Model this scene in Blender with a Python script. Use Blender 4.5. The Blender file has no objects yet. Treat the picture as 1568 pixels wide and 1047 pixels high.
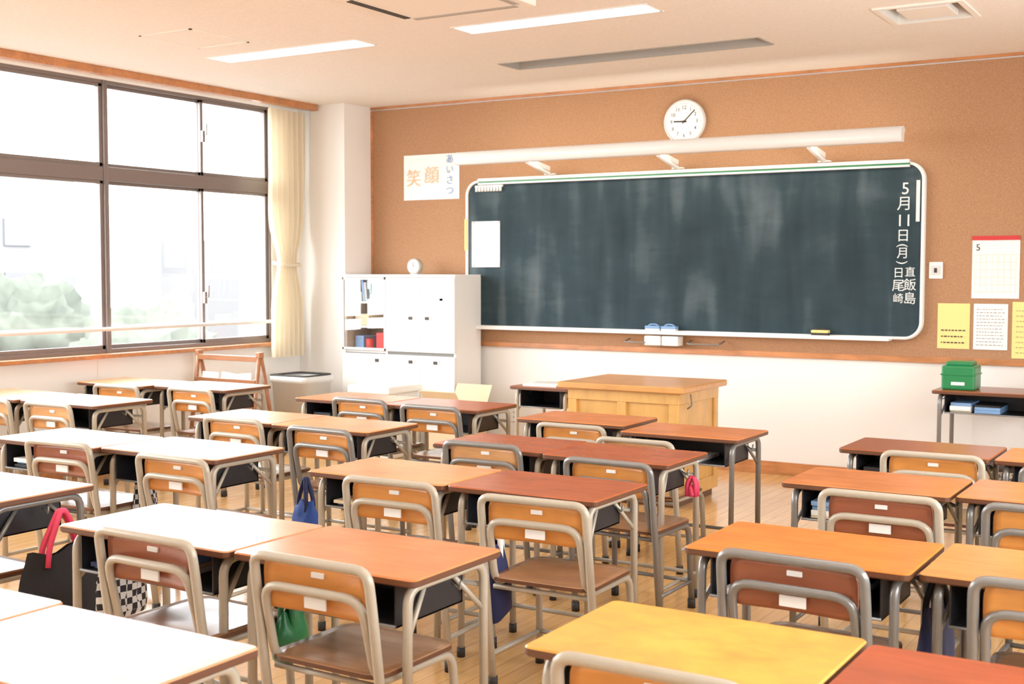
import bpy, bmesh, math, random
from mathutils import Vector, Matrix, noise
random.seed(7)
S=bpy.context.scene
COL=S.collection
def L(r,g,b):
    f=lambda c:(c/255/12.92) if c/255<=.04045 else ((c/255+.055)/1.055)**2.4
    return (f(r),f(g),f(b),1)
# ------------------------------------------------------------ materials
def newmat(n):
    m=bpy.data.materials.new(n);m.use_nodes=True
    nt=m.node_tree;return m,nt,nt.nodes['Principled BSDF']
def plain(n,c,rough=.5,metal=0,bump=0,bs=60,var=.06,emit=None,es=0,spec=.5):
    m,nt,b=newmat(n)
    tc=nt.nodes.new('ShaderNodeTexCoord');no=nt.nodes.new('ShaderNodeTexNoise');no.inputs['Scale'].default_value=bs
    nt.links.new(tc.outputs['Object'],no.inputs['Vector'])
    mx=nt.nodes.new('ShaderNodeMix');mx.data_type='RGBA'
    mx.inputs[6].default_value=tuple(max(0,x*(1-var)) for x in c[:3])+(1,)
    mx.inputs[7].default_value=tuple(min(1,x*(1+var)) for x in c[:3])+(1,)
    nt.links.new(no.outputs[0],mx.inputs[0]);nt.links.new(mx.outputs[2],b.inputs['Base Color'])
    b.inputs['Roughness'].default_value=rough;b.inputs['Metallic'].default_value=metal
    b.inputs['Specular IOR Level'].default_value=spec
    if bump:
        bu=nt.nodes.new('ShaderNodeBump');bu.inputs['Strength'].default_value=bump;bu.inputs['Distance'].default_value=.004
        nt.links.new(no.outputs[0],bu.inputs['Height']);nt.links.new(bu.outputs[0],b.inputs['Normal'])
    if emit:
        b.inputs['Emission Color'].default_value=emit;b.inputs['Emission Strength'].default_value=es
    return m
def wood(n,c,rough=.28,dark=.62,scale=(3,26,26),coat=.2,spec=.5):
    m,nt,b=newmat(n);N=nt.nodes.new;lk=nt.links.new
    tc=N('ShaderNodeTexCoord');mp=N('ShaderNodeMapping');mp.inputs['Scale'].default_value=scale
    oi=N('ShaderNodeObjectInfo');ad=N('ShaderNodeVectorMath');ad.operation='ADD'
    lk(tc.outputs['Object'],ad.inputs[0]);lk(oi.outputs['Random'],ad.inputs[1]);lk(ad.outputs[0],mp.inputs['Vector'])
    n1=N('ShaderNodeTexNoise');n1.inputs['Scale'].default_value=1.3;n1.inputs['Detail'].default_value=5;n1.inputs['Distortion'].default_value=.8
    lk(mp.outputs[0],n1.inputs['Vector'])
    n2=N('ShaderNodeTexNoise');n2.inputs['Scale'].default_value=7;n2.inputs['Detail'].default_value=3;lk(ad.outputs[0],n2.inputs['Vector'])
    av=N('ShaderNodeMath');av.operation='ADD';lk(n1.outputs[0],av.inputs[0]);lk(n2.outputs[0],av.inputs[1])
    mr=N('ShaderNodeMapRange');mr.inputs[1].default_value=.65;mr.inputs[2].default_value=1.35;lk(av.outputs[0],mr.inputs[0])
    mx=N('ShaderNodeMix');mx.data_type='RGBA';mx.inputs[6].default_value=tuple(x*dark for x in c[:3])+(1,)
    mx.inputs[7].default_value=tuple(min(1,x*1.16) for x in c[:3])+(1,)
    lk(mr.outputs[0],mx.inputs[0]);lk(mx.outputs[2],b.inputs['Base Color'])
    b.inputs['Roughness'].default_value=rough;b.inputs['Specular IOR Level'].default_value=spec
    b.inputs['Coat Weight'].default_value=coat;b.inputs['Coat Roughness'].default_value=.2
    return m
M={}
M['wall']=plain('wall_white_paint',L(241,240,236),.75,bump=.05,bs=90,var=.02)
M['ceil']=plain('ceiling_board',L(239,234,225),.9,bump=.4,bs=60,var=.09)
M['cream']=plain('cream_plaster',L(240,235,224),.8,var=.02)
M['orangetrim']=wood('orange_wood_trim',L(198,130,78),.4)
M['alu']=plain('bronze_aluminium',L(122,112,108),.4,.2)
M['white']=plain('white_enamel',L(240,240,236),.35,var=.02)
M['whitem']=plain('white_matte',L(238,237,232),.6,var=.02)
M['cabin']=plain('cabinet_interior',L(180,162,138),.7,var=.03)
M['paper']=plain('paper',L(243,243,240),.8,var=.02)
M['ypaper']=plain('yellow_paper',L(243,222,140),.8,var=.03)
M['beige']=plain('beige_tube_paint',L(178,168,150),.35,.1)
M['gray']=plain('gray_tube_paint',L(128,126,122),.3,.35)
M['rubber']=plain('black_rubber',L(35,32,32),.6)
M['tray']=plain('dark_steel_tray',L(46,46,50),.4,.5)
M['black']=plain('black_fabric',L(24,24,30),.85,bump=.3,bs=120)
M['navy']=plain('navy_fabric',L(22,30,75),.8,bump=.3,bs=120)
M['blue']=plain('blue_fabric',L(28,70,155),.7)
M['pink']=plain('pink_fabric',L(225,60,95),.7)
M['green']=plain('green_plastic',L(25,125,70),.35)
M['red']=plain('red_ink',L(200,40,40),.5)
M['chalk']=plain('chalk',L(225,232,230),.9,var=.1)
M['ink']=plain('black_ink',L(45,40,40),.6)
M['oink']=plain('orange_ink',L(236,190,150),.6)
M['bink']=plain('blue_ink',L(120,160,205),.6)
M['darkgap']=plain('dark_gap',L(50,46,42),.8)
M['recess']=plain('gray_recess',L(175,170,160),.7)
M['card']=plain('cardboard',L(215,195,160),.8)
M['bingray']=plain('gray_plastic',L(210,211,208),.5)
M['fluor']=plain('fluorescent_panel',(1,1,1,1),.5,emit=(1,.96,.9,1),es=7)
M['fluor2']=plain('board_lamp_tube',(1,1,1,1),.5,emit=(1,.92,.78,1),es=8)
M['podium']=wood('podium_wood',L(215,165,90),.35,.85,(14,14,2))
M['podtop']=wood('podium_top_wood',L(205,145,78),.3,.8)
M['rackwood']=wood('rack_wood',L(165,106,66),.4)
M['seat']=wood('seat_wood',L(158,112,76),.25,.78,spec=.4)
M['edge']=plain('desk_edge_brown',L(95,57,36),.4)
for k,c in dict(red=(170,84,42),ora=(202,118,60),amb=(212,136,70),pale=(204,142,98),brn=(150,80,44),crim=(164,70,32),bri=(218,122,42)).items():
    M['top_'+k]=wood('desktop_wood_'+k,L(*c),.27,.82,(3,16,16),coat=.05,spec=.42)
M['top_yel']=wood('desktop_wood_yel',L(228,162,60),.3,.72,(9,14,14),coat=.05,spec=.42)
for k,c in dict(ora=(212,138,66),red=(148,82,56),amb=(214,155,98)).items():
    M['back_'+k]=wood('backrest_wood_'+k,L(*c),.3,.84)
def cork():
    m,nt,b=newmat('cork_wall_cloth');N=nt.nodes.new;lk=nt.links.new
    tc=N('ShaderNodeTexCoord');a=N('ShaderNodeTexNoise');a.inputs['Scale'].default_value=150;a.inputs['Detail'].default_value=2
    lk(tc.outputs['Object'],a.inputs['Vector']);r=N('ShaderNodeValToRGB')
    r.color_ramp.elements[0].position=.3;r.color_ramp.elements[0].color=L(156,113,79)
    r.color_ramp.elements[1].position=.7;r.color_ramp.elements[1].color=L(183,138,101)
    lk(a.outputs[0],r.inputs[0]);lk(r.outputs[0],b.inputs['Base Color']);b.inputs['Roughness'].default_value=.9
    return m
M['cork']=cork()
def board():
    m,nt,b=newmat('chalkboard_slate');N=nt.nodes.new;lk=nt.links.new
    tc=N('ShaderNodeTexCoord')
    def nz(scale,s,det,rough,dist):
        mp=N('ShaderNodeMapping');mp.inputs['Scale'].default_value=scale;lk(tc.outputs['Object'],mp.inputs[0])
        a=N('ShaderNodeTexNoise');a.inputs['Scale'].default_value=s;a.inputs['Detail'].default_value=det;a.inputs['Roughness'].default_value=rough;a.inputs['Distortion'].default_value=dist
        lk(mp.outputs[0],a.inputs['Vector']);return a
    a=nz((4.5,1,.8),1.2,2,.45,.35);c=nz((1,1,1.2),1.0,2,.5,.6);d=nz((22,1,3),1.2,3,.5,.3);e2=nz((2.5,1,7),1.6,3,.5,1.0)
    mu=N('ShaderNodeMath');mu.operation='MULTIPLY';lk(a.outputs[0],mu.inputs[0]);lk(c.outputs[0],mu.inputs[1])
    m2=N('ShaderNodeMath');m2.operation='MULTIPLY_ADD';lk(d.outputs[0],m2.inputs[0]);m2.inputs[1].default_value=.05;lk(mu.outputs[0],m2.inputs[2])
    m3=N('ShaderNodeMath');m3.operation='MULTIPLY_ADD';lk(e2.outputs[0],m3.inputs[0]);m3.inputs[1].default_value=.10;lk(m2.outputs[0],m3.inputs[2])
    r=N('ShaderNodeValToRGB');r.color_ramp.elements[0].position=.20;r.color_ramp.elements[0].color=L(31,46,53)
    r.color_ramp.elements[1].position=.52;r.color_ramp.elements[1].color=L(86,99,104)
    e=r.color_ramp.elements.new(.34);e.color=L(44,61,68)
    lk(m3.outputs[0],r.inputs[0]);lk(r.outputs[0],b.inputs['Base Color']);b.inputs['Roughness'].default_value=.75
    b.inputs['Specular IOR Level'].default_value=.2
    return m
M['board']=board()
def floormat():
    m,nt,b=newmat('floor_wood_planks');N=nt.nodes.new;lk=nt.links.new
    tc=N('ShaderNodeTexCoord');mp=N('ShaderNodeMapping');mp.inputs['Rotation'].default_value=(0,0,math.radians(90))
    lk(tc.outputs['Object'],mp.inputs[0]);br=N('ShaderNodeTexBrick')
    br.inputs['Scale'].default_value=1;br.inputs['Brick Width'].default_value=1.1;br.inputs['Row Height'].default_value=.075
    br.inputs['Mortar Size'].default_value=.0012;br.inputs['Color1'].default_value=L(212,162,100);br.inputs['Color2'].default_value=L(226,180,118)
    br.inputs['Mortar'].default_value=L(150,102,58);lk(mp.outputs[0],br.inputs['Vector'])
    m2=N('ShaderNodeMapping');m2.inputs['Scale'].default_value=(30,3,1);lk(tc.outputs['Object'],m2.inputs[0])
    a=N('ShaderNodeTexNoise');a.inputs['Scale'].default_value=1.5;a.inputs['Detail'].default_value=5;lk(m2.outputs[0],a.inputs['Vector'])
    mx=N('ShaderNodeMix');mx.data_type='RGBA';mx.blend_type='MULTIPLY';mx.inputs[0].default_value=.35
    r=N('ShaderNodeValToRGB');r.color_ramp.elements[0].position=.35;r.color_ramp.elements[0].color=(.66,.6,.55,1);r.color_ramp.elements[1].position=.6;r.color_ramp.elements[1].color=(1,1,1,1)
    lk(a.outputs[0],r.inputs[0]);lk(br.outputs[0],mx.inputs[6]);lk(r.outputs[0],mx.inputs[7]);lk(mx.outputs[2],b.inputs['Base Color'])
    b.inputs['Roughness'].default_value=.25;b.inputs['Coat Weight'].default_value=.4;b.inputs['Coat Roughness'].default_value=.12
    return m
M['floor']=floormat()
def curtainmat():
    m,nt,b=newmat('curtain_cream');N=nt.nodes.new
    b.inputs['Base Color'].default_value=L(240,230,208);b.inputs['Roughness'].default_value=.9
    tr=N('ShaderNodeBsdfTranslucent');tr.inputs[0].default_value=L(240,229,204)
    mx=N('ShaderNodeMixShader');mx.inputs[0].default_value=.3
    out=nt.nodes['Material Output'];nt.links.new(b.outputs[0],mx.inputs[1]);nt.links.new(tr.outputs[0],mx.inputs[2]);nt.links.new(mx.outputs[0],out.inputs[0])
    return m
M['curtain']=curtainmat()
def glassmat():
    m,nt,b=newmat('window_glass');N=nt.nodes.new
    t=N('ShaderNodeBsdfTransparent');g=N('ShaderNodeBsdfGlossy');g.inputs['Roughness'].default_value=.02
    mx=N('ShaderNodeMixShader');mx.inputs[0].default_value=.05
    nt.links.new(t.outputs[0],mx.inputs[1]);nt.links.new(g.outputs[0],mx.inputs[2]);nt.links.new(mx.outputs[0],nt.nodes['Material Output'].inputs[0])
    return m
M['glass']=glassmat()
def checker():
    m,nt,b=newmat('checkered_fabric');N=nt.nodes.new
    tc=N('ShaderNodeTexCoord');c=N('ShaderNodeTexChecker');c.inputs['Scale'].default_value=45;c.inputs[1].default_value=L(30,30,38);c.inputs[2].default_value=L(225,225,225)
    nt.links.new(tc.outputs['Object'],c.inputs[0]);nt.links.new(c.outputs[0],b.inputs['Base Color']);b.inputs['Roughness'].default_value=.8
    return m
M['check']=checker()
M['leaf']=plain('hedge_leaves',(.079,.089,.073,1),.95,bs=2.5,var=.3,spec=.1)
M['bldg']=plain('distant_building',(.148,.148,.150,1),.95,bs=.6,var=.04,spec=.1)
M['bwin']=plain('distant_building_window',(.128,.130,.136,1),.9,bs=.6,spec=.1)
M['ground']=plain('ground_concrete',(.14,.14,.135,1),.95,bs=.5,spec=.1)
# ------------------------------------------------------------ mesh helpers
class B:
    def __init__(s,name): s.name=name;s.bm=bmesh.new();s.mats=[]
    def mi(s,k):
        if k not in s.mats: s.mats.append(k)
        return s.mats.index(k)
    def face(s,vs,k,sm=False):
        try: f=s.bm.faces.new(vs)
        except ValueError: return
        f.material_index=s.mi(k);f.smooth=sm;return f
    def box(s,x0,x1,y0,y1,z0,z1,k,bev=0,mat=None):
        c=[Vector((x,y,z)) for z in(z0,z1) for y in(y0,y1) for x in(x0,x1)]
        if mat is not None: c=[mat@p for p in c]
        v=[s.bm.verts.new(p) for p in c]
        fs=[s.face([v[i] for i in q],k) for q in((0,2,3,1),(4,5,7,6),(0,1,5,4),(2,6,7,3),(0,4,6,2),(1,3,7,5))]
        if bev:
            es=set(e for f in fs for e in f.edges)
            r=bmesh.ops.bevel(s.bm,geom=list(es),offset=bev,segments=2,profile=.5,affect='EDGES')
            for f in r['faces']: f.material_index=s.mi(k)
    def tube(s,pts,r,k,seg=8,fil=0,caps=True,closed=False):
        P=[Vector(p) for p in pts]
        if fil:
            Q=[P[0]]
            for i in range(1,len(P)-1):
                a,b,c=P[i-1],P[i],P[i+1];d1=(a-b);d2=(c-b);f=min(fil,d1.length*.48,d2.length*.48)
                p1=b+d1.normalized()*f;p2=b+d2.normalized()*f
                for j in range(6):
                    t=j/5;Q.append(p1*(1-t)**2+b*2*t*(1-t)+p2*t*t)
            Q.append(P[-1]);P=Q
        n=len(P);rings=[];up=None
        for i in range(n):
            t=(P[min(i+1,n-1)]-P[max(i-1,0)]).normalized()
            if up is None: up=t.orthogonal().normalized()
            up=(up-t*up.dot(t)).normalized();w=t.cross(up)
            rings.append([s.bm.verts.new(P[i]+(up*math.cos(a)+w*math.sin(a))*r) for a in[2*math.pi*j/seg for j in range(seg)]])
        for i in range(n-1):
            for j in range(seg): s.face([rings[i][j],rings[i][(j+1)%seg],rings[i+1][(j+1)%seg],rings[i+1][j]],k,True)
        if caps: s.face(rings[0][::-1],k);s.face(rings[-1],k)
    def rrect(s,cx,cy,w,d,r,n=5):
        o=[]
        for (sx,sy,a0) in((1,1,0),(-1,1,90),(-1,-1,180),(1,-1,270)):
            for j in range(n+1):
                a=math.radians(a0+90*j/n);o.append((cx+sx*(w/2-r)+r*math.cos(a),cy+sy*(d/2-r)+r*math.sin(a)))
        return o
    def slab(s,cx,cy,w,d,z0,z1,rad,kt,ks,bev=.003,curve=0):
        o1=s.rrect(cx,cy,w,d,rad);o2=s.rrect(cx,cy,w-2*bev,d-2*bev,max(rad-bev,.001))
        R=[[s.bm.verts.new((x,y,z)) for x,y in o] for o,z in((o2,z0),(o1,z0+bev),(o1,z1-bev),(o2,z1))]
        n=len(o1)
        for a in range(3):
            for j in range(n): s.face([R[a][j],R[a][(j+1)%n],R[a+1][(j+1)%n],R[a+1][j]],ks if a<2 else kt,False)
        s.face(R[3],kt);s.face(R[0][::-1],ks)
    def obj(s,name=None,parent=None,loc=None,rot=0,scale=None):
        me=bpy.data.meshes.new(s.name);bmesh.ops.recalc_face_normals(s.bm,faces=s.bm.faces[:]);s.bm.to_mesh(me);s.bm.free()
        for k in s.mats: me.materials.append(M[k])
        return place(me,name or s.name,parent,loc,rot,scale)
def place(me,name,parent=None,loc=None,rot=0,scale=None):
    o=bpy.data.objects.new(name,me);COL.objects.link(o)
    if loc: o.location=loc
    o.rotation_euler=(0,0,rot)
    if scale: o.scale=scale
    if parent: o.parent=parent;o.matrix_parent_inverse=Matrix.Translation(parent.location).inverted()
    return o
def empty(name,loc):
    e=bpy.data.objects.new(name,None);e.location=loc;e.empty_display_size=.1;COL.objects.link(e);return e
def text(body,x,y,z,size,k,parent,name,rot=(math.pi/2,0,0),ext=.0006):
    c=bpy.data.curves.new(name,'FONT');c.body=body;c.size=size;c.align_x='CENTER';c.align_y='CENTER';c.extrude=ext;c.resolution_u=3
    t=bpy.data.objects.new(name+'_tmp',c);COL.objects.link(t)
    bpy.context.view_layer.update()
    me=bpy.data.meshes.new_from_object(t.evaluated_get(bpy.context.evaluated_depsgraph_get()))
    me.materials.clear();me.materials.append(M[k]);bpy.data.objects.remove(t)
    o=place(me,name,parent,(x,y,z));o.rotation_euler=rot;return o
XW=-7.0;XR=1.0;YB=-9.6;ZC=2.81
# ------------------------------------------------------------ room shell
b=B('floor');b.box(XW-.2,XR+.1,YB-.1,.1,-.1,0,'floor');b.obj()
def holed(b,z,x0,x1,y0,y1,holes,k):
    xs=sorted({x0,x1}|{h[0] for h in holes}|{h[1] for h in holes});ys=sorted({y0,y1}|{h[2] for h in holes}|{h[3] for h in holes})
    for i in range(len(xs)-1):
        for j in range(len(ys)-1):
            cx=(xs[i]+xs[i+1])/2;cy=(ys[j]+ys[j+1])/2
            if any(h[0]<cx<h[1] and h[2]<cy<h[3] for h in holes): continue
            v=[b.bm.verts.new(p) for p in((xs[i],ys[j],z),(xs[i],ys[j+1],z),(xs[i+1],ys[j+1],z),(xs[i+1],ys[j],z))];b.face(v,k)
fx=[(-5.9,-4.68),(-3.98,-2.78),(-2.06,-.86)];fy=[-2.4,-4.7,-7.0]
lights=[(x0,x1,y-.1,y+.1) for x0,x1 in fx for y in fy]
slot=(-4.4,-2.6,-1.33,-1.07);sp=(-1.78,-1.38,-1.75,-1.33);vent=(-4.02,-3.22,-3.55,-2.86)
b=B('ceiling');holed(b,ZC,XW-.2,XR+.1,YB-.1,.1,lights+[slot,sp],'ceil')
b.box(XW-.2,XR+.1,YB-.1,.1,ZC+.25,ZC+.3,'ceil')
b.box(XW-.2,XW-.15,YB-.1,.1,ZC,ZC+.25,'ceil');b.box(XR+.05,XR+.1,YB-.1,.1,ZC,ZC+.25,'ceil');b.box(XW-.2,XR+.1,.05,.1,ZC,ZC+.25,'ceil');b.box(XW-.2,XR+.1,YB-.1,YB-.05,ZC,ZC+.25,'ceil')
b.obj()
for i,h in enumerate(lights):
    b=B('ceiling_light');z=ZC;x0,x1,y0,y1=h
    b.box(x0,x1,y0,y1,z+.06,z+.07,'white')
    for q in((x0,x1,y0,y0+.006),(x0,x1,y1-.006,y1),(x0,x0+.006,y0,y1),(x1-.006,x1,y0,y1)): b.box(*q,z-.004,z+.06,'white')
    b.box(x0+.02,x1-.02,y0+.02,y1-.02,z+.012,z+.03,'fluor',.004)
    b.box(x0-.012,x1+.012,y0-.012,y0,z-.005,z+.002,'white');b.box(x0-.012,x1+.012,y1,y1+.012,z-.005,z+.002,'white')
    b.obj()
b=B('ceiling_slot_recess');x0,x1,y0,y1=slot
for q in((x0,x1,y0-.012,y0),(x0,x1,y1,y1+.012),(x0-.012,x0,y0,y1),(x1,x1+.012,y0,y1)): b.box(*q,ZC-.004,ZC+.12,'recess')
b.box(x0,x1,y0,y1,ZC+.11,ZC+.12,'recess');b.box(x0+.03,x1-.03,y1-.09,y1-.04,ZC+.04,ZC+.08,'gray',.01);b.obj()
b=B('ceiling_speaker_panel');x0,x1,y0,y1=sp
for q in((x0-.03,x1+.03,y0-.03,y0),(x0-.03,x1+.03,y1,y1+.03),(x0-.03,x0,y0,y1),(x1,x1+.03,y0,y1)): b.box(*q,ZC-.01,ZC+.1,'cream')
b.box(x0,x1,y0,y1,ZC+.09,ZC+.1,'darkgap');b.box(x0+.07,x1-.07,y0+.08,y1-.06,ZC-.004,ZC+.03,'cream',.004);b.obj()
b=B('ceiling_air_conditioner');x0,x1,y0,y1=vent
b.box(x0,x1,y0,y1,ZC-.03,ZC+.01,'cream',.006)
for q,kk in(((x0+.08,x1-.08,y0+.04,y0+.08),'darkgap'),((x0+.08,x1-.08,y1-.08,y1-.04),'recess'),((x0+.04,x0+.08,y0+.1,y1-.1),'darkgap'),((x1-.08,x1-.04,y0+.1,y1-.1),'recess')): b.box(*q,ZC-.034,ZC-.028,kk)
b.obj()
b=B('ceiling_access_hatch')
for q in((-5.7,-5.28,-3.25,-3.235),(-5.7,-5.28,-2.785,-2.77),(-5.7,-5.685,-3.25,-2.77),(-5.295,-5.28,-3.25,-2.77)): b.box(*q,ZC-.005,ZC+.001,'cream')
b.obj()
b=B('wall_front');b.box(XW-.2,XR+.1,0,.12,0,ZC+.25,'wall');b.obj()
b=B('cork_wall_panel');b.box(-6.5,XR,-.012,0,.87,ZC-.03,'cork');b.obj()
b=B('trim_1');b.box(-6.5,XR,-.03,0,.83,.87,'orangetrim',.003);b.obj()
b=B('trim_2');b.box(-6.5,XR,-.025,0,ZC-.02,ZC,'orangetrim',.002);b.box(-6.5,-6.475,-.02,0,.87,ZC-.03,'orangetrim');b.obj()
b=B('baseboard_front');b.box(-6.5,XR,-.018,0,0,.09,'orangetrim',.002);b.obj()
b=B('wall_front_pillar');b.box(XW,-6.5,-.37,0,0,ZC,'wall');b.obj()
b=B('wall_left');b.box(XW-.2,XW,YB,0,0,.84,'wall');b.box(XW-.2,XW,YB,0,2.77,ZC+.2,'wall');b.box(XW-.2,XW,-.7,0,.84,2.77,'wall');b.box(XW-.2,XW,YB,-8.94,.84,2.77,'wall')
for y in [-1.6-.9*i for i in range(9)]: b.box(XW-.001,XW+.006,y-.006,y+.006,.1,.8,'cream')
b.obj()
b=B('trim_3');b.box(XW-.1,XW+.06,YB,-.38,.815,.845,'orangetrim',.004);b.obj()
b=B('baseboard_left');b.box(XW,XW+.018,YB,-.37,0,.1,'orangetrim',.002);b.obj()
b=B('trim_4');b.box(-6.82,-6.75,YB,-.4,2.758,ZC,'orangetrim',.004);b.box(-7.0,-6.82,YB,-.4,2.79,ZC,'whitem');b.obj()
b=B('wall_right')
b.box(XR,XR+.12,YB,0,0,.9,'wall');b.box(XR,XR+.12,YB,0,2.0,ZC+.2,'wall')
b.box(XR,XR+.12,-2.2,0,.9,2,'wall');b.box(XR,XR+.12,YB,-7.4,.9,2,'wall');b.box(XR,XR+.12,-5.0,-4.6,.9,2,'wall');b.obj()
b=B('wall_back');b.box(XW-.2,XR+.12,YB-.12,YB,0,ZC+.2,'wall');b.obj()
# windows
Ys=[-.70,-2.384,-4.26,-6.13,-8.0,-8.94]
for i in range(5):
    y1,y0=Ys[i],Ys[i+1];b=B('window_%d'%(i+1));X0,X1=-7.1,-7.02
    b.box(X0,X1,y0,y1,2.745,2.775,'alu',.003);b.box(X0,X1,y0,y1,2.065,2.165,'alu',.003);b.box(X0,X1,y0,y1,.84,.875,'alu',.003)
    b.box(X0,X1+.01,y1-.02,y1,.84,2.775,'alu',.003);b.box(X0,X1+.01,y0,y0+.02,.84,2.775,'alu',.003)
    ym=[-1.447,-3.32,-5.2,-7.07,None][i]
    parts=[(y0+.02,ym+.014),(ym-.014,y1-.02)] if ym else [(y0+.02,y1-.02)]
    for n,(a,c) in enumerate(parts):
        xo=-7.055 if n else -7.085
        for z0,z1 in((.875,2.065),(2.165,2.745)):
            for q in((a,a+.028,z0,z1),(c-.028,c,z0,z1),(a,c,z0,z0+.028),(a,c,z1-.022,z1)): b.box(xo,xo+.028,q[0],q[1],q[2],q[3],'alu',.002)
            b.box(xo+.012,xo+.016,a+.02,c-.02,z0+.02,z1-.02,'glass')
    if ym:
        for z in(1.18,2.42): b.box(-7.03,-7.0,ym-.012,ym+.012,z,z+.09,'alu',.003);b.tube([(-7.0,ym,z+.05),(-6.975,ym,z+.05),(-6.97,ym,z+.14)],.006,'alu')
    b.obj()
b=B('window_guard_rail');b.tube([(-6.95,YB+.1,1.02),(-6.95,-.45,1.02)],.014,'whitem')
for y in[-.7,-2.384,-4.26,-6.13,-8]: b.tube([(-6.95,y,1.02),(-7.005,y,1.02)],.008,'whitem')
b.obj()
for i,(y0,y1) in enumerate(((-4.6,-2.2),(-7.4,-5.0))):
    b=B('window_%d'%(6+i))
    for q in((y0,y1,.9,.94),(y0,y1,1.96,2.0),(y0,y0+.04,.9,2),(y1-.04,y1,.9,2),((y0+y1)/2-.02,(y0+y1)/2+.02,.9,2)): b.box(XR+.02,XR+.08,q[0],q[1],q[2],q[3],'alu')
    b.box(XR+.045,XR+.05,y0+.03,y1-.03,.93,1.97,'glass');b.obj()
# curtain
b=B('curtain');rows=[]
for iz in range(41):
    z=.73+(2.74-.73)*iz/40;g=math.exp(-((z-1.5)/.22)**2);wv=1-.5*g-.15*(z<1.5)*(1-g)*.6
    row=[]
    for j in range(85):
        s_=j/84;y=-.66+(s_-.5)*.44*wv;x=-6.87+.035*math.sin(s_*math.pi*2*7+.4*math.sin(z*3))*(1-.3*g)
        row.append(b.bm.verts.new((x,y,z)))
    rows.append(row)
for i in range(40):
    for j in range(84): b.face([rows[i][j],rows[i][j+1],rows[i+1][j+1],rows[i+1][j]],'curtain',True)
b.tube([(-6.92,-.78,1.5),(-6.82,-.78,1.48),(-6.82,-.54,1.48),(-6.92,-.54,1.5)],.014,'curtain',8,.03);b.obj()
# ------------------------------------------------------------ chalkboard
X0,X1,Z0,Z1=-5.511,-1.911,.98,2.156
e=empty('chalkboard',((X0+X1)/2,-.03,(Z0+Z1)/2))
def rr(w,h,r,n=8):
    o=[]
    for sx,sy,a0 in((1,1,0),(-1,1,90),(-1,-1,180),(1,-1,270)):
        for j in range(n+1):
            a=math.radians(a0+90*j/n);o.append(((X0+X1)/2+sx*(w/2-r)+r*math.cos(a),(Z0+Z1)/2+sy*(h/2-r)+r*math.sin(a)))
    return o
W_,H_=X1-X0,Z1-Z0
b=B('board_surface');b.face([b.bm.verts.new((x,-.045,z)) for x,z in rr(W_-.03,H_-.03,.105)],'board');b.obj(parent=e)
b=B('board_frame');O=rr(W_,H_,.12);I=rr(W_-.04,H_-.04,.1)
R=[[b.bm.verts.new((x,y,z)) for x,z in P] for P,y in((O,-.014),(O,-.058),(I,-.062),(I,-.044))]
n=len(O)
for a in range(3):
    for j in range(n): b.face([R[a][j],R[a][(j+1)%n],R[a+1][(j+1)%n],R[a+1][j]],'white',True)
b.obj(parent=e)
b=B('map_rail');b.box(X0+.13,X1-.1,-.085,-.05,Z1-.012,Z1+.012,'white',.004);b.box(X0+.13,X1-.1,-.072,-.06,Z1-.024,Z1-.012,'green');b.box(X0+.13,X1-.1,-.08,-.05,Z1-.038,Z1-.024,'white',.003);b.obj(parent=e)
b=B('chalk_tray');b.box(X0+.15,X1-.2,-.13,-.05,Z0-.008,Z0+.006,'white',.003);b.box(X0+.15,X1-.2,-.135,-.127,Z0-.008,Z0+.018,'white',.002);b.obj(parent=e)
b=B('white_magnet_bar');b.box(-1.968,-1.945,-.056,-.047,1.76,2.03,'chalk');b.obj(parent=e)
b=B('yellow_magnet_bar');b.box(-5.515,-5.495,-.07,-.05,1.6,1.85,'ypaper',.003);b.obj(parent=e)
b=B('magnet_row')
for i in range(9): b.tube([(-5.40+i*.028,-.065,2.065),(-5.40+i*.028,-.065,2.105)],.011,'white',10)
b.box(-5.42,-5.16,-.06,-.046,2.10,2.115,'white');b.obj(parent=e)
for ch,x,z,s_ in(('5',-2.075,1.975,.11),('月',-2.08,1.875,.1),('11',-2.08,1.765,.11),('日',-2.085,1.665,.09),('(',-2.085,1.605,.08),('月',-2.085,1.55,.08),(')',-2.085,1.49,.08),
    ('日',-2.11,1.42,.075),('尾',-2.11,1.335,.085),('崎',-2.11,1.25,.07),('直',-2.035,1.425,.07),('飯',-2.035,1.34,.085),('島',-2.035,1.25,.085)):
    rot=(math.pi/2,0,0) if ch not in '()' else (math.pi/2,math.pi/2,0)
    text(ch,x+.035,-.047,z,s_*1.0,'chalk',e,'chalk_character',rot)
b=B('notice_paper');b.box(-5.455,-5.19,-.052,-.047,1.465,1.83,'paper')
for zz in(1.48,1.82):
    for xx in(-5.44,-5.205): b.tube([(xx,-.052,zz),(xx,-.06,zz)],.010,'bingray',10)
b.obj(parent=e)
for nm,x,z,k in(('blackboard_eraser',-3.83,Z0+.008,'bink'),('blackboard_eraser',-3.70,Z0+.008,'bink'),('blackboard_eraser',-2.58,Z0+.008,'ypaper')):
    b=B(nm);b.box(x-.058,x+.058,-.12,-.07,z,z+.025,'darkgap' if k=='ypaper' else 'white',.004);b.box(x-.06,x+.06,-.122,-.068,z+.025,z+.045,k,.006)
    b.tube([(x-.04,-.095,z+.045),(x-.02,-.095,z+.056),(x+.02,-.095,z+.056),(x+.04,-.095,z+.045)],.006,'bink' if k=='bink' else 'ink',6,.01);b.obj(parent=e)
b=B('eraser_box')
for x in(-3.82,-3.68): b.box(x-.065,x+.065,-.14,-.04,Z0-.09,Z0-.02,'whitem',.008)
b.obj(parent=e)
b=B('tray_wire')
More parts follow.
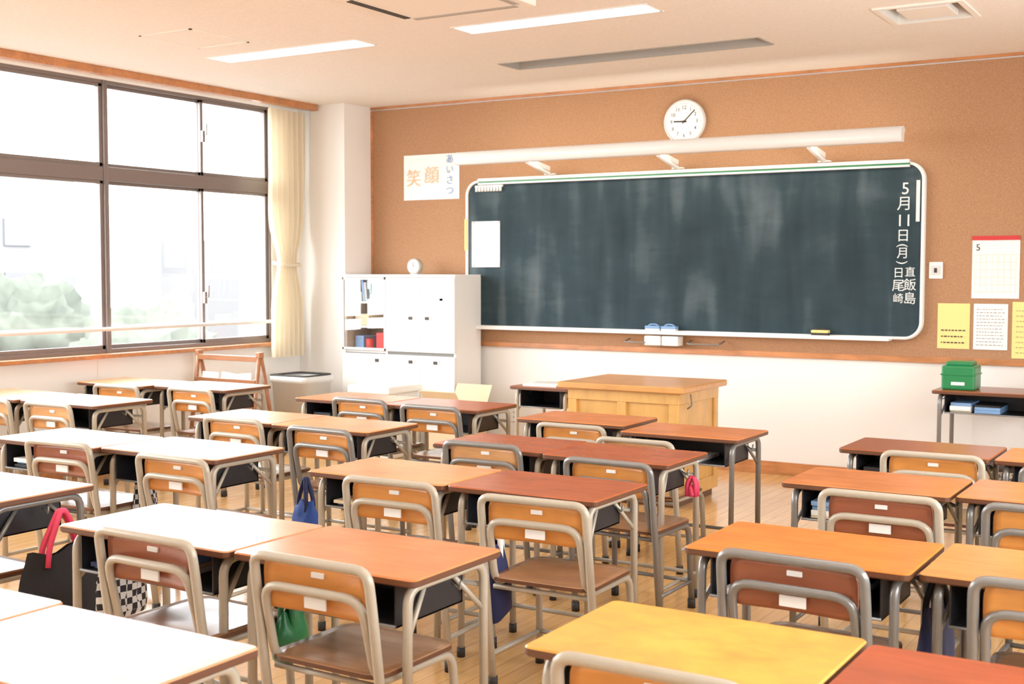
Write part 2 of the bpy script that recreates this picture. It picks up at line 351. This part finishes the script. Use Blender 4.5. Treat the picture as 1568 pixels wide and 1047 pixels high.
for xa,xb in((-4.05,-3.86),(-3.55,-3.3)): b.tube([(xa,-.03,Z0-.05),(xa,-.14,Z0-.07),(xb,-.14,Z0-.07),(xb,-.03,Z0-.05)],.006,'gray',6,.03)
b.obj(parent=e)
# board lamp
e=empty('chalkboard_lamp',(-3.64,-.45,2.29))
b=B('lamp_housing');prof=[(-.055*math.cos(a),.055*math.sin(a)) for a in[math.pi*j/10 for j in range(-3,9)]]
pr=[(-.45+p,2.288+q) for p,q in prof]+[(-.425,2.30),(-.43,2.243)]
R=[[b.bm.verts.new((x,y,z)) for y,z in pr] for x in(-5.327,-1.961)];n=len(pr)
for j in range(n): b.face([R[0][j],R[0][(j+1)%n],R[1][(j+1)%n],R[1][j]],'white',j<n-4)
b.face(R[0],'white');b.face(R[1][::-1],'white');b.obj(parent=e)
b=B('lamp_tube');b.tube([(-5.25,-.405,2.29),(-2.03,-.405,2.29)],.012,'fluor2',8);b.obj(parent=e)
b=B('lamp_arms')
for x in(-4.716,-3.65,-2.574):
    b.box(x-.045,x+.045,-.10,-.065,2.172,2.182,'white',.003)
    b.tube([(x,-.08,2.18),(x,-.16,2.19),(x,-.43,2.245)],.016,'white',8,.05)
    b.box(x-.012,x+.012,-.46,-.1,2.20,2.235,'white',.003,Matrix.Translation((0,-.1,2.2))@Matrix.Rotation(-.13,4,'X')@Matrix.Translation((0,.1,-2.2)))
b.obj(parent=e)
# clock
e=empty('wall_clock',(-3.62,-.02,2.513));b=B('clock_body')
def disc(b,x,y0,y1,z,r,k,seg=40): b.tube([(x,y0,z),(x,y1,z)],r,k,seg)
disc(b,-3.62,-.012,-.05,2.513,.158,'white');disc(b,-3.62,-.05,-.051,2.513,.145,'paper')
ring=[(-3.62+.152*math.cos(a),-.05,2.513+.152*math.sin(a)) for a in[2*math.pi*j/40 for j in range(41)]];b.tube(ring,.008,'bingray',6,0,False)
for j in range(60):
    a=2*math.pi*j/60;r0=.128 if j%5 else .122
    m=Matrix.Translation((-3.62,-.052,2.513))@Matrix.Rotation(a,4,'Y');b.box(-.001,.001,0,.001,r0,.134,'ink',0,m)
for ang,ln,w in((math.radians(-88),.08,.005),(math.radians(46),.115,.0035)):
    m=Matrix.Translation((-3.62,-.056,2.513))@Matrix.Rotation(ang,4,'Y');b.box(-w,w,0,.002,-.02,ln,'ink',0,m)
disc(b,-3.62,-.05,-.06,2.513,.008,'ink',12);b.obj(parent=e)
for h in range(1,13):
    a=math.radians(h*30);text(str(h),-3.62+.1*math.sin(a),-.0525,2.513+.1*math.cos(a),.036,'ink',e,'clock_numeral')
# poster, calendars
def sheet(name,x0,x1,z0,z1,k='paper',y=-.013): 
    e=empty(name,((x0+x1)/2,y,(z0+z1)/2));b=B('sheet');n=6
    R=[]
    for i in range(n+1):
        x=x0+(x1-x0)*i/n;R.append([b.bm.verts.new((x,y-.002-.006*random.random()*(0<i<n),z)) for z in(z0,z1)])
    for i in range(n): b.face([R[i][0],R[i+1][0],R[i+1][1],R[i][1]],k,True)
    b.obj(parent=e);return e
e=sheet('greeting_poster',-6.155,-5.60,2.02,2.39)
for ch,x,z,s_,k in(('笑',-6.05,2.19,.15,'oink'),('顔',-5.87,2.21,.15,'oink'),('あ',-5.69,2.34,.08,'bink'),('い',-5.69,2.255,.08,'bink'),('さ',-5.69,2.17,.08,'bink'),('つ',-5.69,2.085,.08,'bink')):
    text(ch,x,-.023,z,s_,k,e,'poster_character')
e=sheet('wall_calendar',-1.617,-1.328,1.26,1.655)
b=B('calendar_header');b.box(-1.617,-1.328,-.027,-.012,1.633,1.66,'red',.002);b.obj(parent=e)
text('5',-1.58,-.024,1.585,.06,'ink',e,'calendar_month')
b=B('calendar_grid')
for i in range(8): b.box(-1.6+i*.036,-1.599+i*.036,-.0245,-.023,1.3,1.54,'oink')
for i in range(6): b.box(-1.6,-1.348,-.0245,-.023,1.3+i*.048,1.3012+i*.048,'oink')
b.obj(parent=e)
def lines(e,x0,x1,z0,z1,n,k='ink',t=.0018):
    b=B('printed_lines')
    for i in range(n):
        z=z1-(z1-z0)*(i+.5)/n;x=x0
        while x<x1-.01:
            w=random.uniform(.006,.02);b.box(x,min(x+w,x1),-.0235,-.0225,z-t,z+t,k);x+=w+.008
    b.obj(parent=e)
e=sheet('yellow_notice',-1.825,-1.623,.93,1.225,'ypaper');lines(e,-1.8,-1.65,.95,1.07,3,t=.004)
e=sheet('timetable_notice',-1.6,-1.391,.93,1.225);lines(e,-1.58,-1.41,.95,1.2,12,'gray')
e=sheet('yellow_schedule',-1.365,-1.1,.88,1.24,'ypaper');lines(e,-1.34,-1.12,.9,1.2,9,'gray')
e=sheet('pale_notice',-1.30,-1.05,1.34,1.66,'ypaper');lines(e,-1.28,-1.07,1.37,1.62,8,'gray')
b=B('light_switch_plate');b.box(-1.885,-1.797,-.026,-.01,1.385,1.495,'white',.004);b.box(-1.868,-1.814,-.032,-.024,1.41,1.47,'bingray',.002);b.box(-1.85,-1.832,-.036,-.03,1.425,1.455,'ink',.001);b.obj()
b=B('wall_outlet');b.box(-5.11,-5.04,-.012,0,.235,.35,'white',.003)
for z in(.265,.305):
    for x in(-5.083,-5.067): b.box(x-.002,x+.002,-.014,-.011,z,z+.012,'ink')
b.obj()
# ------------------------------------------------------------ cabinet
e=empty('storage_cabinet',(-5.93,-.24,0))
cx=[-6.48,-6.03,-5.695,-5.36];b=B('carcass');yf=-.42;yb=-.065
b.box(-6.48,-6.46,yf,yb,.0,1.385,'white');b.box(-5.38,-5.36,yf,yb,.0,1.385,'white');b.box(-6.46,-5.38,yb-.02,yb,.03,1.385,'white');b.box(-6.48,-5.36,yf-.015,yb,1.385,1.405,'white',.003)
b.box(-6.46,-5.38,yf+.012,yb-.02,0,.05,'bingray');b.box(-6.46,-5.38,yf+.012,yb-.02,.765,.785,'white');b.box(-6.045,-6.025,yf,yb-.02,.05,1.385,'white')
b.box(-6.46,-6.045,yb-.03,yb-.02,.785,1.385,'cabin');b.box(-6.46,-6.452,yf+.02,yb-.03,.785,1.385,'cabin');b.box(-6.053,-6.045,yf+.02,yb-.03,.785,1.385,'cabin')
for z in(.97,1.17): b.box(-6.452,-6.053,-.38,yb-.03,z,z+.015,'white')
b.box(-6.02,-5.38,yf+.006,yf+.01,.05,1.38,'gray');b.box(-6.46,-6.05,yf+.006,yf+.01,.05,.77,'gray')
b.obj(parent=e)
b=B('doors')
def handle(x,z): b.box(x-.035,x+.035,yf-.026,yf-.018,z-.018,z+.018,'bingray',.002);b.box(x-.022,x+.014,yf-.03,yf-.024,z-.012,z+.012,'ink')
for i,(xa,xb) in enumerate(((cx[1],cx[2]),(cx[2],cx[3]))):
    b.box(xa+.003,xb-.003,yf-.02,yf-.001,.79,1.382,'white',.003);handle(xb-.08 if i==0 else xa+.08,1.06)
for xa,xb in((cx[0],cx[1]),(cx[1],cx[2]),(cx[2],cx[3])):
    for z0,z1 in((.42,.762),(.06,.415)):
        b.box(xa+.003,xb-.003,yf-.02,yf-.001,z0,z1,'white',.003);handle(xb-.08 if xa!=cx[2] else xa+.16,z1-.05)
for q in((cx[0],cx[0]+.022,.79,1.382),(cx[1]-.022,cx[1],.79,1.382),(cx[0],cx[1],.79,.81),(cx[0],cx[1],1.362,1.382)): b.box(q[0]+.002,q[1]-.002,yf-.02,yf-.001,q[2],q[3],'bingray',.002)
b.box(cx[0]+.02,cx[1]-.02,yf-.012,yf-.008,.80,1.37,'glass');b.obj(parent=e)
for x,z0,z1 in((-5.45,1.2,1.36),(-5.52,1.1,1.22)):
    b=B('door_note');b.box(x-.05,x+.05,yf-.024,yf-.021,z0,z1,'paper');b.obj(parent=e)
b=B('shelf_books')
x=-6.31;ci=0
while x<-6.09:
    w=random.uniform(.016,.026);hh=random.uniform(.15,.19);m=Matrix.Translation((x,-.375,1.187))@Matrix.Rotation(-.1,4,'Y');b.box(0,w,0,.18,0,hh,['bink','gray','tray','green','bink','navy','recess'][ci%7],.001,m);x+=w+.003;ci+=1
b.box(-6.42,-6.35,-.34,-.1,1.187,1.26,'card');b.box(-6.42,-6.28,-.34,-.12,.986,1.08,'card',.004);b.box(-6.18,-6.08,-.37,-.2,.787,.93,'red',.004);b.box(-6.25,-6.08,-.36,-.12,.987,1.05,'paper',.003)
b.tube([(-6.25,-.36,.787),(-6.25,-.36,.88)],.032,'red',14);b.box(-6.43,-6.34,-.33,-.12,.787,.9,'bink',.004);b.obj(parent=e)
b=B('desk_clock');b.tube([(-5.87,-.23,1.47),(-5.87,-.28,1.47)],.062,'recess',28);b.tube([(-5.87,-.28,1.47),(-5.87,-.283,1.47)],.052,'paper',28);b.box(-5.9,-5.84,-.275,-.225,1.405,1.418,'bingray')
b.box(-5.872,-5.868,-.286,-.283,1.47,1.505,'ink');b.box(-5.87,-5.845,-.286,-.283,1.468,1.472,'ink');b.obj()
# ------------------------------------------------------------ podium etc.
e=empty('teacher_podium',(-3.35,-1.27,0));b=B('podium_body')
px0,px1,py0,py1=-3.73,-2.98,-1.58,-.96;pm=(px0+px1)/2
b.box(px0+.005,px1-.005,py0+.02,py1,.05,.70,'podium')
for xa,xb in((px0,px0+.06),(pm-.03,pm+.03),(px1-.06,px1)): b.box(xa,xb,py0,py0+.025,.13,.63,'podium',.003)
b.box(px0,px1,py0-.002,py0+.025,.63,.70,'podium',.003);b.box(px0,px1,py0-.002,py0+.025,.05,.13,'podium',.003)
for ya,yb2 in((py0,py0+.06),(py1-.06,py1)): b.box(px1-.004,px1+.010,ya,yb2,.13,.63,'podium',.003)
b.box(px1-.004,px1+.012,py0,py1,.63,.70,'podium',.003);b.box(px1-.004,px1+.012,py0,py1,.05,.13,'podium',.003)
b.box(px0+.02,px1-.02,py0+.03,py1-.02,0,.05,'edge');b.obj(parent=e)
b=B('podium_top');b.slab(pm,-1.27,.86,.72,.70,.738,.02,'podtop','podtop',.006);b.obj(parent=e)
b=B('hook');b.tube([(px1+.04,py0+.1,.69),(px1+.05,py0+.1,.62),(px1+.02,py0+.1,.6)],.005,'gray',6,.02);b.obj(parent=e)
def tubedesk(name,cx,cy,w,d,H,top='top_red',frame='beige',book=0,rot=0):
    b=B(name);b.slab(0,0,w,d,H-.022,H,.02,top,'edge',.004)
    lx=w/2-.045;ly=d/2-.035;r=.0135
    for sx in(-1,1):
        b.tube([(sx*lx,-ly-.005,.02),(sx*lx,-ly,H-.035),(sx*lx,ly,H-.035),(sx*lx,ly+.005,.02)],r,frame,8,.05)
        b.tube([(sx*lx,-ly,.11),(sx*lx,ly,.11)],.009,frame,8)
        b.tube([(sx*lx,-ly,H-.17),(sx*(lx-.03),-ly+.12,H-.045)],.008,frame,6)
        b.tube([(sx*lx,ly,H-.17),(sx*(lx-.03),ly-.12,H-.045)],.008,frame,6)
        for sy in(-1,1): b.tube([(sx*lx,sy*(ly+.005),0),(sx*lx,sy*(ly+.005),.035)],.016,'rubber',10)
        b.tube([(sx*lx,.02,H-.06),(sx*(lx+.028),.02,H-.075),(sx*(lx+.032),.02,H-.05)],.004,'gray',6,.006)
    b.tube([(-lx,ly,.11),(lx,ly,.11)],.009,frame,8);b.tube([(-lx,ly,H-.1),(lx,ly,H-.1)],.008,frame,8)
    tw=lx-.03;z0=H-.14;z1=H-.024
    b.box(-tw,tw,-ly-.01,ly-.06,z0,z0+.006,'tray',.001);b.box(-tw,-tw+.005,-ly-.01,ly-.06,z0,z1,'tray');b.box(tw-.005,tw,-ly-.01,ly-.06,z0,z1,'tray');b.box(-tw,tw,ly-.065,ly-.06,z0,z1,'tray')
    b.tube([(-tw,-ly-.012,z0+.004),(tw,-ly-.012,z0+.004)],.005,'gray',6)
    if book:
        x=-tw+.03
        for i in range(3):
            ww=random.uniform(.12,.2);
            if x+ww>tw-.01: break
            zz=z0+.007
            for q in range(random.randint(1,4)):
                th=random.uniform(.008,.02);b.box(x,x+ww,-ly+random.uniform(0,.03),ly-.08,zz,zz+th,random.choice(['paper','paper','bink','card','tray','navy']),.001);zz+=th+.001
            x+=ww+.02
    return b.obj(loc=(cx,cy,0),rot=rot)
desks=[ # x0,x1,yfar,H,top,frame
('C',-3.173,-2.46,-5.45,.64,'pale','beige'),('C',-2.45,-1.82,-5.44,.64,'ora','beige'),
('C',-3.209,-2.56,-4.24,.64,'amb','beige'),('C',-2.55,-1.93,-4.23,.64,'red','beige'),
('C',-3.25,-2.66,-3.33,.64,'red','beige'),('C',-2.65,-2.05,-3.36,.64,'red','beige'),
('C',-3.426,-2.78,-2.29,.64,'ora','beige'),('C',-2.74,-2.11,-2.42,.63,'ora','gray'),
('C',-3.05,-2.41,-6.46,.64,'pale','beige'),('C',-2.40,-1.77,-6.48,.64,'pale','beige'),
('B',-5.028,-4.37,-2.25,.66,'ora','beige'),('B',-4.36,-3.688,-2.26,.66,'red','beige'),
('B',-4.85,-4.25,-3.30,.66,'pale','beige'),('B',-4.245,-3.63,-3.32,.66,'amb','beige'),
('B',-5.0,-4.32,-4.37,.66,'pale','beige'),('B',-4.31,-3.62,-4.33,.66,'pale','beige'),
('B',-4.9,-4.23,-5.40,.66,'pale','beige'),('B',-4.22,-3.567,-5.40,.66,'pale','gray'),
('A',-6.865,-6.22,-2.37,.68,'ora','beige'),('A',-6.21,-5.56,-2.29,.68,'pale','beige'),
('A',-6.83,-6.18,-3.35,.68,'ora','beige'),('A',-6.17,-5.52,-3.34,.68,'pale','beige'),
('A',-6.86,-6.21,-4.45,.68,'pale','beige'),('A',-6.2,-5.55,-4.45,.68,'pale','beige'),
('D',-1.40,-.765,-4.71,.64,'bri','gray'),('D',-.75,-.11,-4.68,.64,'amb','gray'),
('D',-1.31,-.70,-5.76,.64,'yel','beige'),('D',-.69,-.05,-5.79,.64,'crim','beige'),
('D',-1.53,-.92,-3.50,.64,'ora','gray'),('D',-.905,-.27,-3.47,.64,'ora','gray'),
('D',-1.609,-.965,-2.50,.64,'brn','gray'),('D',-.95,-.31,-2.5,.64,'ora','gray')]
for i,(g,x0,x1,yf_,H,t,f) in enumerate(desks):
    tubedesk('school_desk',(x0+x1)/2,yf_-.215,x1-x0,.43,H,'top_'+t,f,book=(i%2==0 or i in(7,)))
# chairs
def chairmesh(back,frame):
    b=B('school_chair_mesh_'+back+frame);r=.0135
    b.tube([(-.19,.08,.02),(-.19,.03,.38),(-.188,0,.60),(-.186,-.012,.677),(.186,-.012,.677),(.188,0,.60),(.19,.03,.38),(.19,.08,.02)],r,frame,10,.065)
    b.tube([(-.178,.40,.02),(-.172,.375,.372),(-.165,.05,.372),(-.160,-.004,.598),(.160,-.004,.598),(.165,.05,.372),(.172,.375,.372),(.178,.40,.02)],.0125,frame,10,.055)
    for sx in(-1,1):
        b.tube([(sx*.19,.068,.12),(sx*.178,.392,.12)],.009,frame,8)
        b.tube([(sx*.19,.08,0),(sx*.19,.078,.04)],.017,'rubber',10);b.tube([(sx*.178,.40,0),(sx*.178,.399,.04)],.017,'rubber',10)
    b.tube([(-.18,.39,.12),(.18,.39,.12)],.009,frame,8);b.tube([(-.17,.34,.36),(.17,.34,.36)],.009,frame,8);b.tube([(-.175,.06,.36),(.175,.06,.36)],.009,frame,8)
    # curved plywood backrest
    nx,nz=14,6;G={}
    for s_ in(0,1):
        for i in range(nx+1):
            for j in range(nz+1):
                u=i/nx*2-1;v=j/nz*2-1
                uu=u*(1-.05*abs(v)**4);vv=v*(1-.06*abs(u)**6)
                x=uu*.167;z=.600+vv*.068;y=.012+.020*(1-u*u)-.01*s_-.06*(z-.606)
                G[s_,i,j]=b.bm.verts.new((x,y+.006,z))
    for s_ in(0,1):
        for i in range(nx):
            for j in range(nz): b.face([G[s_,i,j],G[s_,i+1,j],G[s_,i+1,j+1],G[s_,i,j+1]],'back_'+back,True)
    for i in range(nx):
        for j in(0,nz): b.face([G[0,i,j],G[0,i+1,j],G[1,i+1,j],G[1,i,j]],'back_'+back)
    for j in range(nz):
        for i in(0,nx): b.face([G[0,i,j],G[0,i,j+1],G[1,i,j+1],G[1,i,j]],'back_'+back)
    b.box(-.02,.02,.020,.026,.628,.642,'paper',.001);b.box(-.035,.035,.010,.016,.548,.578,'paper',.001)
    # seat
    o=b.rrect(0,.21,.37,.36,.05,6);z=.385
    def dip(x,y): return -.010*max(0,1-(x/.16)**2)*max(0,1-((y-.17)/.17)**2)
    Rb=[b.bm.verts.new((x,y,z)) for x,y in o];Rt=[b.bm.verts.new((x,y,z+.012)) for x,y in o];n=len(o)
    for j in range(n): b.face([Rb[j],Rb[(j+1)%n],Rt[(j+1)%n],Rt[j]],'edge')
    b.face(Rb[::-1],'seat');prev=Rt
    for s_ in(.85,.65,.4,.2):
        cur=[b.bm.verts.new((x*s_,.21+(y-.21)*s_,z+.012+dip(x*s_,.21+(y-.21)*s_))) for x,y in o]
        for j in range(n): b.face([prev[j],prev[(j+1)%n],cur[(j+1)%n],cur[j]],'seat',True)
        prev=cur
    b.face(prev,'seat',True)
    me=bpy.data.meshes.new(b.name);bmesh.ops.recalc_face_normals(b.bm,faces=b.bm.faces[:]);b.bm.to_mesh(me);b.bm.free()
    for k in b.mats: me.materials.append(M[k])
    return me
CM={}
chairs=[(-2.08,-5.96,.69,'ora','beige'),(-2.68,-5.97,.69,'red','beige'),(-2.02,-4.93,.69,'ora','beige'),(-2.64,-4.88,.69,'ora','beige'),
(-2.243,-3.95,.67,'ora','gray'),(-2.95,-3.79,.67,'amb','gray'),(-2.52,-3.12,.64,'amb','beige'),(-3.05,-2.78,.64,'ora','beige'),
(-3.92,-2.81,.69,'ora','gray'),(-4.486,-2.72,.69,'ora','gray'),(-3.80,-3.89,.69,'ora','gray'),(-4.434,-3.81,.69,'ora','beige'),(-3.72,-4.89,.69,'ora','beige'),(-4.47,-4.84,.69,'red','beige'),
(-3.87,-5.93,.67,'ora','beige'),(-6.38,-2.87,.69,'ora','beige'),(-5.80,-2.78,.69,'ora','beige'),(-5.83,-3.83,.69,'amb','beige'),(-6.33,-3.86,.69,'amb','beige'),
(-1.141,-3.2,.69,'ora','beige'),(-1.08,-4.24,.69,'red','beige'),(-1.03,-5.29,.69,'red','gray'),(-.965,-6.30,.69,'ora','beige'),(-.55,-4.22,.69,'ora','gray'),(-.39,-5.24,.69,'ora','gray'),
(-2.75,-6.98,.64,'ora','beige'),(-.6,-3.2,.67,'ora','gray'),(-6.4,-4.95,.69,'ora','beige')]
for x,y,h,bk,fr in chairs:
    if (bk,fr) not in CM: CM[bk,fr]=chairmesh(bk,fr)
    place(CM[bk,fr],'school_chair',loc=(x,y,0),rot=math.radians(random.uniform(-2.5,2.5)),scale=(1.04,1,h/.69))
# side desks
tubedesk('side_desk',-4.10,-1.1,.46,.43,.66,'top_brn','beige')
b=B('paper_stack');b.box(-4.26,-4.0,-1.25,-1.0,.6605,.672,'paper');m=Matrix.Translation((-4.13,-1.1,.672))@Matrix.Rotation(.3,4,'Z');b.box(-.11,.11,-.08,.08,0,.004,'bingray',0,m);b.obj()
tubedesk('side_desk',-1.41,-.33,.66,.43,.70,'top_brn','gray',1)
b=B('green_box');b.box(-1.70,-1.5,-.46,-.26,.7005,.85,'green',.012);b.box(-1.705,-1.495,-.465,-.255,.79,.80,'green',.004);b.box(-1.68,-1.52,-.44,-.28,.845,.875,'green',.012);b.box(-1.64,-1.56,-.462,-.455,.73,.75,'whitem');b.obj()
b=B('yellow_case');b.box(-1.2,-1.1,-.4,-.2,.7005,.73,'ypaper',.004);b.box(-1.195,-1.105,-.395,-.205,.73,.735,'top_yel',.002);b.obj()
# bins
def bin_(name,cx,cy,w,d,h,k,rim):
    b=B(name);prev=None
    for z,s_ in((0,.8),(h-.05,.97),(h-.05,1.04),(h,1.04),(h,.95),(.02,.76)):
        c=[b.bm.verts.new((cx+(x-cx)*s_,cy+(y-cy)*s_,z)) for x,y in b.rrect(cx,cy,w,d,.05)]
        if prev:
            n=len(c)
            for j in range(n): b.face([prev[j],prev[(j+1)%n],c[(j+1)%n],c[j]],rim if z>=h-.051 and s_>1 else k,True)
        else: b.face(c[::-1],k)
        prev=c
    b.face(prev,k);return b
b=bin_('trash_bin',-6.56,-.85,.38,.36,.6,'bingray','bingray')
b.tube([(-6.735,-1.02,.605),(-6.385,-1.02,.605),(-6.385,-.68,.605),(-6.735,-.68,.605),(-6.735,-1.02,.605)],.009,'darkgap',6,.05);b.obj()
b=bin_('burnable_waste_bin',-1.05,-1.6,.34,.3,.46,'paper','ink')
ob=b.obj();text('燃える',-1.05,-1.752,.36,.085,'ink',ob,'bin_label').matrix_parent_inverse=Matrix.Identity(4)
b=B('display_rack')
for x in(-6.83,-6.22):
    b.tube([(x,-1.82,0),(x,-1.70,.83)],.016,'rackwood',6);b.tube([(x,-1.5,0),(x,-1.69,.83)],.016,'rackwood',6)
    b.box(x-.018,x+.018,-1.72,-1.67,.80,.84,'rackwood',.003)
for z,y in((.79,-1.705),(.62,-1.735),(.25,-1.79)): b.box(-6.83,-6.22,y-.015,y+.012,z-.02,z+.02,'rackwood',.003)
b.box(-6.83,-6.22,-1.83,-1.74,.44,.455,'rackwood',.003)
for i,x in enumerate((-6.68,-6.5,-6.33)):
    m=Matrix.Translation((x,-1.77,.456))@Matrix.Rotation(-.15,4,'X')@Matrix.Rotation(random.uniform(-.1,.1),4,'Y');b.box(-.08,.08,0,.01,0,.23,'paper',.001,m)
b.obj()
b=B('white_storage_box');b.box(-5.98,-5.62,-.95,-.55,0,.5,'whitem',.015);b.box(-6.0,-5.6,-.97,-.53,.5,.56,'white',.012);b.box(-5.86,-5.74,-.975,-.965,.4,.43,'bingray',.003);b.obj()
b=B('cardboard_box')
x0,x1,y0,y1=-5.34,-5.02,-.85,-.5
b.box(x0,x1,y0,y1,0,.01,'card')
for q in((x0,x1,y0,y0+.006),(x0,x1,y1-.006,y1),(x0,x0+.006,y0,y1),(x1-.006,x1,y0,y1)): b.box(*q,0,.44,'card')
m=Matrix.Translation((-5.18,y0,.44))@Matrix.Rotation(.7,4,'X');b.box(-.16,.16,-.004,0,0,.14,'card',0,m)
m=Matrix.Translation((-5.18,y1,.44))@Matrix.Rotation(-.5,4,'X');b.box(-.16,.16,0,.004,0,.14,'card',0,m);b.obj()
# bags hung on desk sides: flat in YZ plane
def bag(name,cx,cy,ztop,w,h,k,hk,puff=.035,rot=0,handle=.13):
    b=B(name);nu,nv=12,10
    for s_ in(-1,1):
        G=[[None]*(nv+1) for _ in range(nu+1)]
        for i in range(nu+1):
            for j in range(nv+1):
                u=i/nu*2-1;v=j/nv
                ww=w/2*(.86+.22*math.sin(math.pi*min(1,(1-v)*.75)))
                p=puff*(1-u**4)*(.25+.9*math.sin(math.pi*(1-v)*.62))
                if j==0:p*=.5
                q=noise.noise(Vector((u*2,v*3,cx*5)))*.012
                G[i][j]=b.bm.verts.new((s_*p+q,u*ww,(v-1)*h+ (.012*math.sin(u*5)if j==nv else 0)))
        for i in range(nu):
            for j in range(nv): b.face([G[i][j],G[i+1][j],G[i+1][j+1],G[i][j+1]],k,True)
    bmesh.ops.remove_doubles(b.bm,verts=b.bm.verts[:],dist=.0015)
    for s_ in(-1,1):
        b.tube([(s_*.018,-w*.22,-.05),(s_*.018,-w*.2,.01),(s_*.005,-w*.03,handle),(s_*.005,w*.03,handle),(s_*.018,w*.2,.01),(s_*.018,w*.22,-.05)],.010,hk,6,.04)
    return b.obj(loc=(cx,cy,ztop),rot=rot)
bag('black_tote_bag',-3.48,-5.62,.48,.34,.27,'black','pink')
bag('blue_drawstring_bag',-3.64,-4.18,.40,.17,.2,'blue','navy',.05,1.2,.1)
bag('navy_gym_bag',-2.27,-4.76,.48,.22,.26,'navy','paper',.045,.5,.1)
bag('green_cloth_bag',-2.455,-5.62,.42,.2,.15,'green','green',.04,.4,.1)
bag('checkered_bag',-3.21,-5.6,.5,.2,.22,'check','check',.02,0,.08)
bag('checkered_bag',-4.315,-4.5,.52,.22,.26,'check','check',.02,.4,.06)
bag('navy_gym_bag',-.757,-4.85,.50,.26,.25,'navy','black',.04,0,.08)
bag('pink_pouch',-2.06,-3.52,.52,.05,.05,'pink','pink',.015,0,.03)
# ------------------------------------------------------------ outside
b=B('outdoor_ground');b.box(-90,-7.6,-60,60,-4.2,-4,'ground');b.obj()
b=B('distant_building')
for x,y0,y1,z1 in((-46,-20,4,4.2),(-52,8,34,6.5),(-40,36,52,3)):
    b.box(x-8,x,y0,y1,-4,z1,'bldg')
    for z in [-2.5+2.6*i for i in range(int((z1+3)//2.6))]:
        y=y0+1
        while y<y1-2: b.box(x,x+.1,y,y+1.5,z,z+1.3,'bwin');y+=2.6
b.obj()
b=B('hedge_trees')
for i in range(60):
    c=Vector((random.uniform(-34,-20),random.uniform(-8,40),random.uniform(-3.2,-.6)));r=random.uniform(.9,2.0)
    g=bmesh.ops.create_icosphere(b.bm,subdivisions=4,radius=r,matrix=Matrix.Translation(c));ix=b.mi('leaf')
    for v in g['verts']:
        v.co=c+(v.co-c)*(1+.3*noise.noise(v.co*1.3)+.25*noise.noise(v.co*3.5)+.15*noise.noise(v.co*9))
for f in b.bm.faces: f.smooth=True
b.obj()
# ------------------------------------------------------------ light
w=bpy.data.worlds.new('World');S.world=w;w.use_nodes=True
bg=w.node_tree.nodes['Background'];bg.inputs[0].default_value=(.96,.98,1,1);bg.inputs[1].default_value=7.8
def portal(name,loc,rot,sx,sy):
    l=bpy.data.lights.new(name,'AREA');l.shape='RECTANGLE';l.size=sx;l.size_y=sy;l.cycles.is_portal=True
    o=bpy.data.objects.new(name,l);o.location=loc;o.rotation_euler=rot;COL.objects.link(o)
portal('window_portal',(-7.15,-4.8,1.8),(0,math.radians(-90),0),1.95,8.3)
portal('corridor_portal',(1.15,-4.8,1.45),(0,math.radians(90),0),1.1,5.2)
# camera
ps,th,rh=.5473,.0562,.0013
F=Vector((-math.sin(ps)*math.cos(th),math.cos(ps)*math.cos(th),-math.sin(th)));Rr=Vector((math.cos(ps),math.sin(ps),0));U=Rr.cross(F)
R2=Rr*math.cos(rh)+U*math.sin(rh);U2=-Rr*math.sin(rh)+U*math.cos(rh)
cam=bpy.data.cameras.new('camera');cam.sensor_width=36;cam.lens=1888.35/1568*36
co=bpy.data.objects.new('camera',cam);COL.objects.link(co)
co.matrix_world=Matrix(((R2.x,U2.x,-F.x,0),(R2.y,U2.y,-F.y,-8.3796),(R2.z,U2.z,-F.z,1.4219),(0,0,0,1)))
cam.dof.use_dof=True;cam.dof.focus_distance=5.0;cam.dof.aperture_fstop=5.6
S.camera=co
S.view_settings.view_transform='Standard';S.view_settings.look='None';S.view_settings.exposure=.95;S.view_settings.gamma=1.1
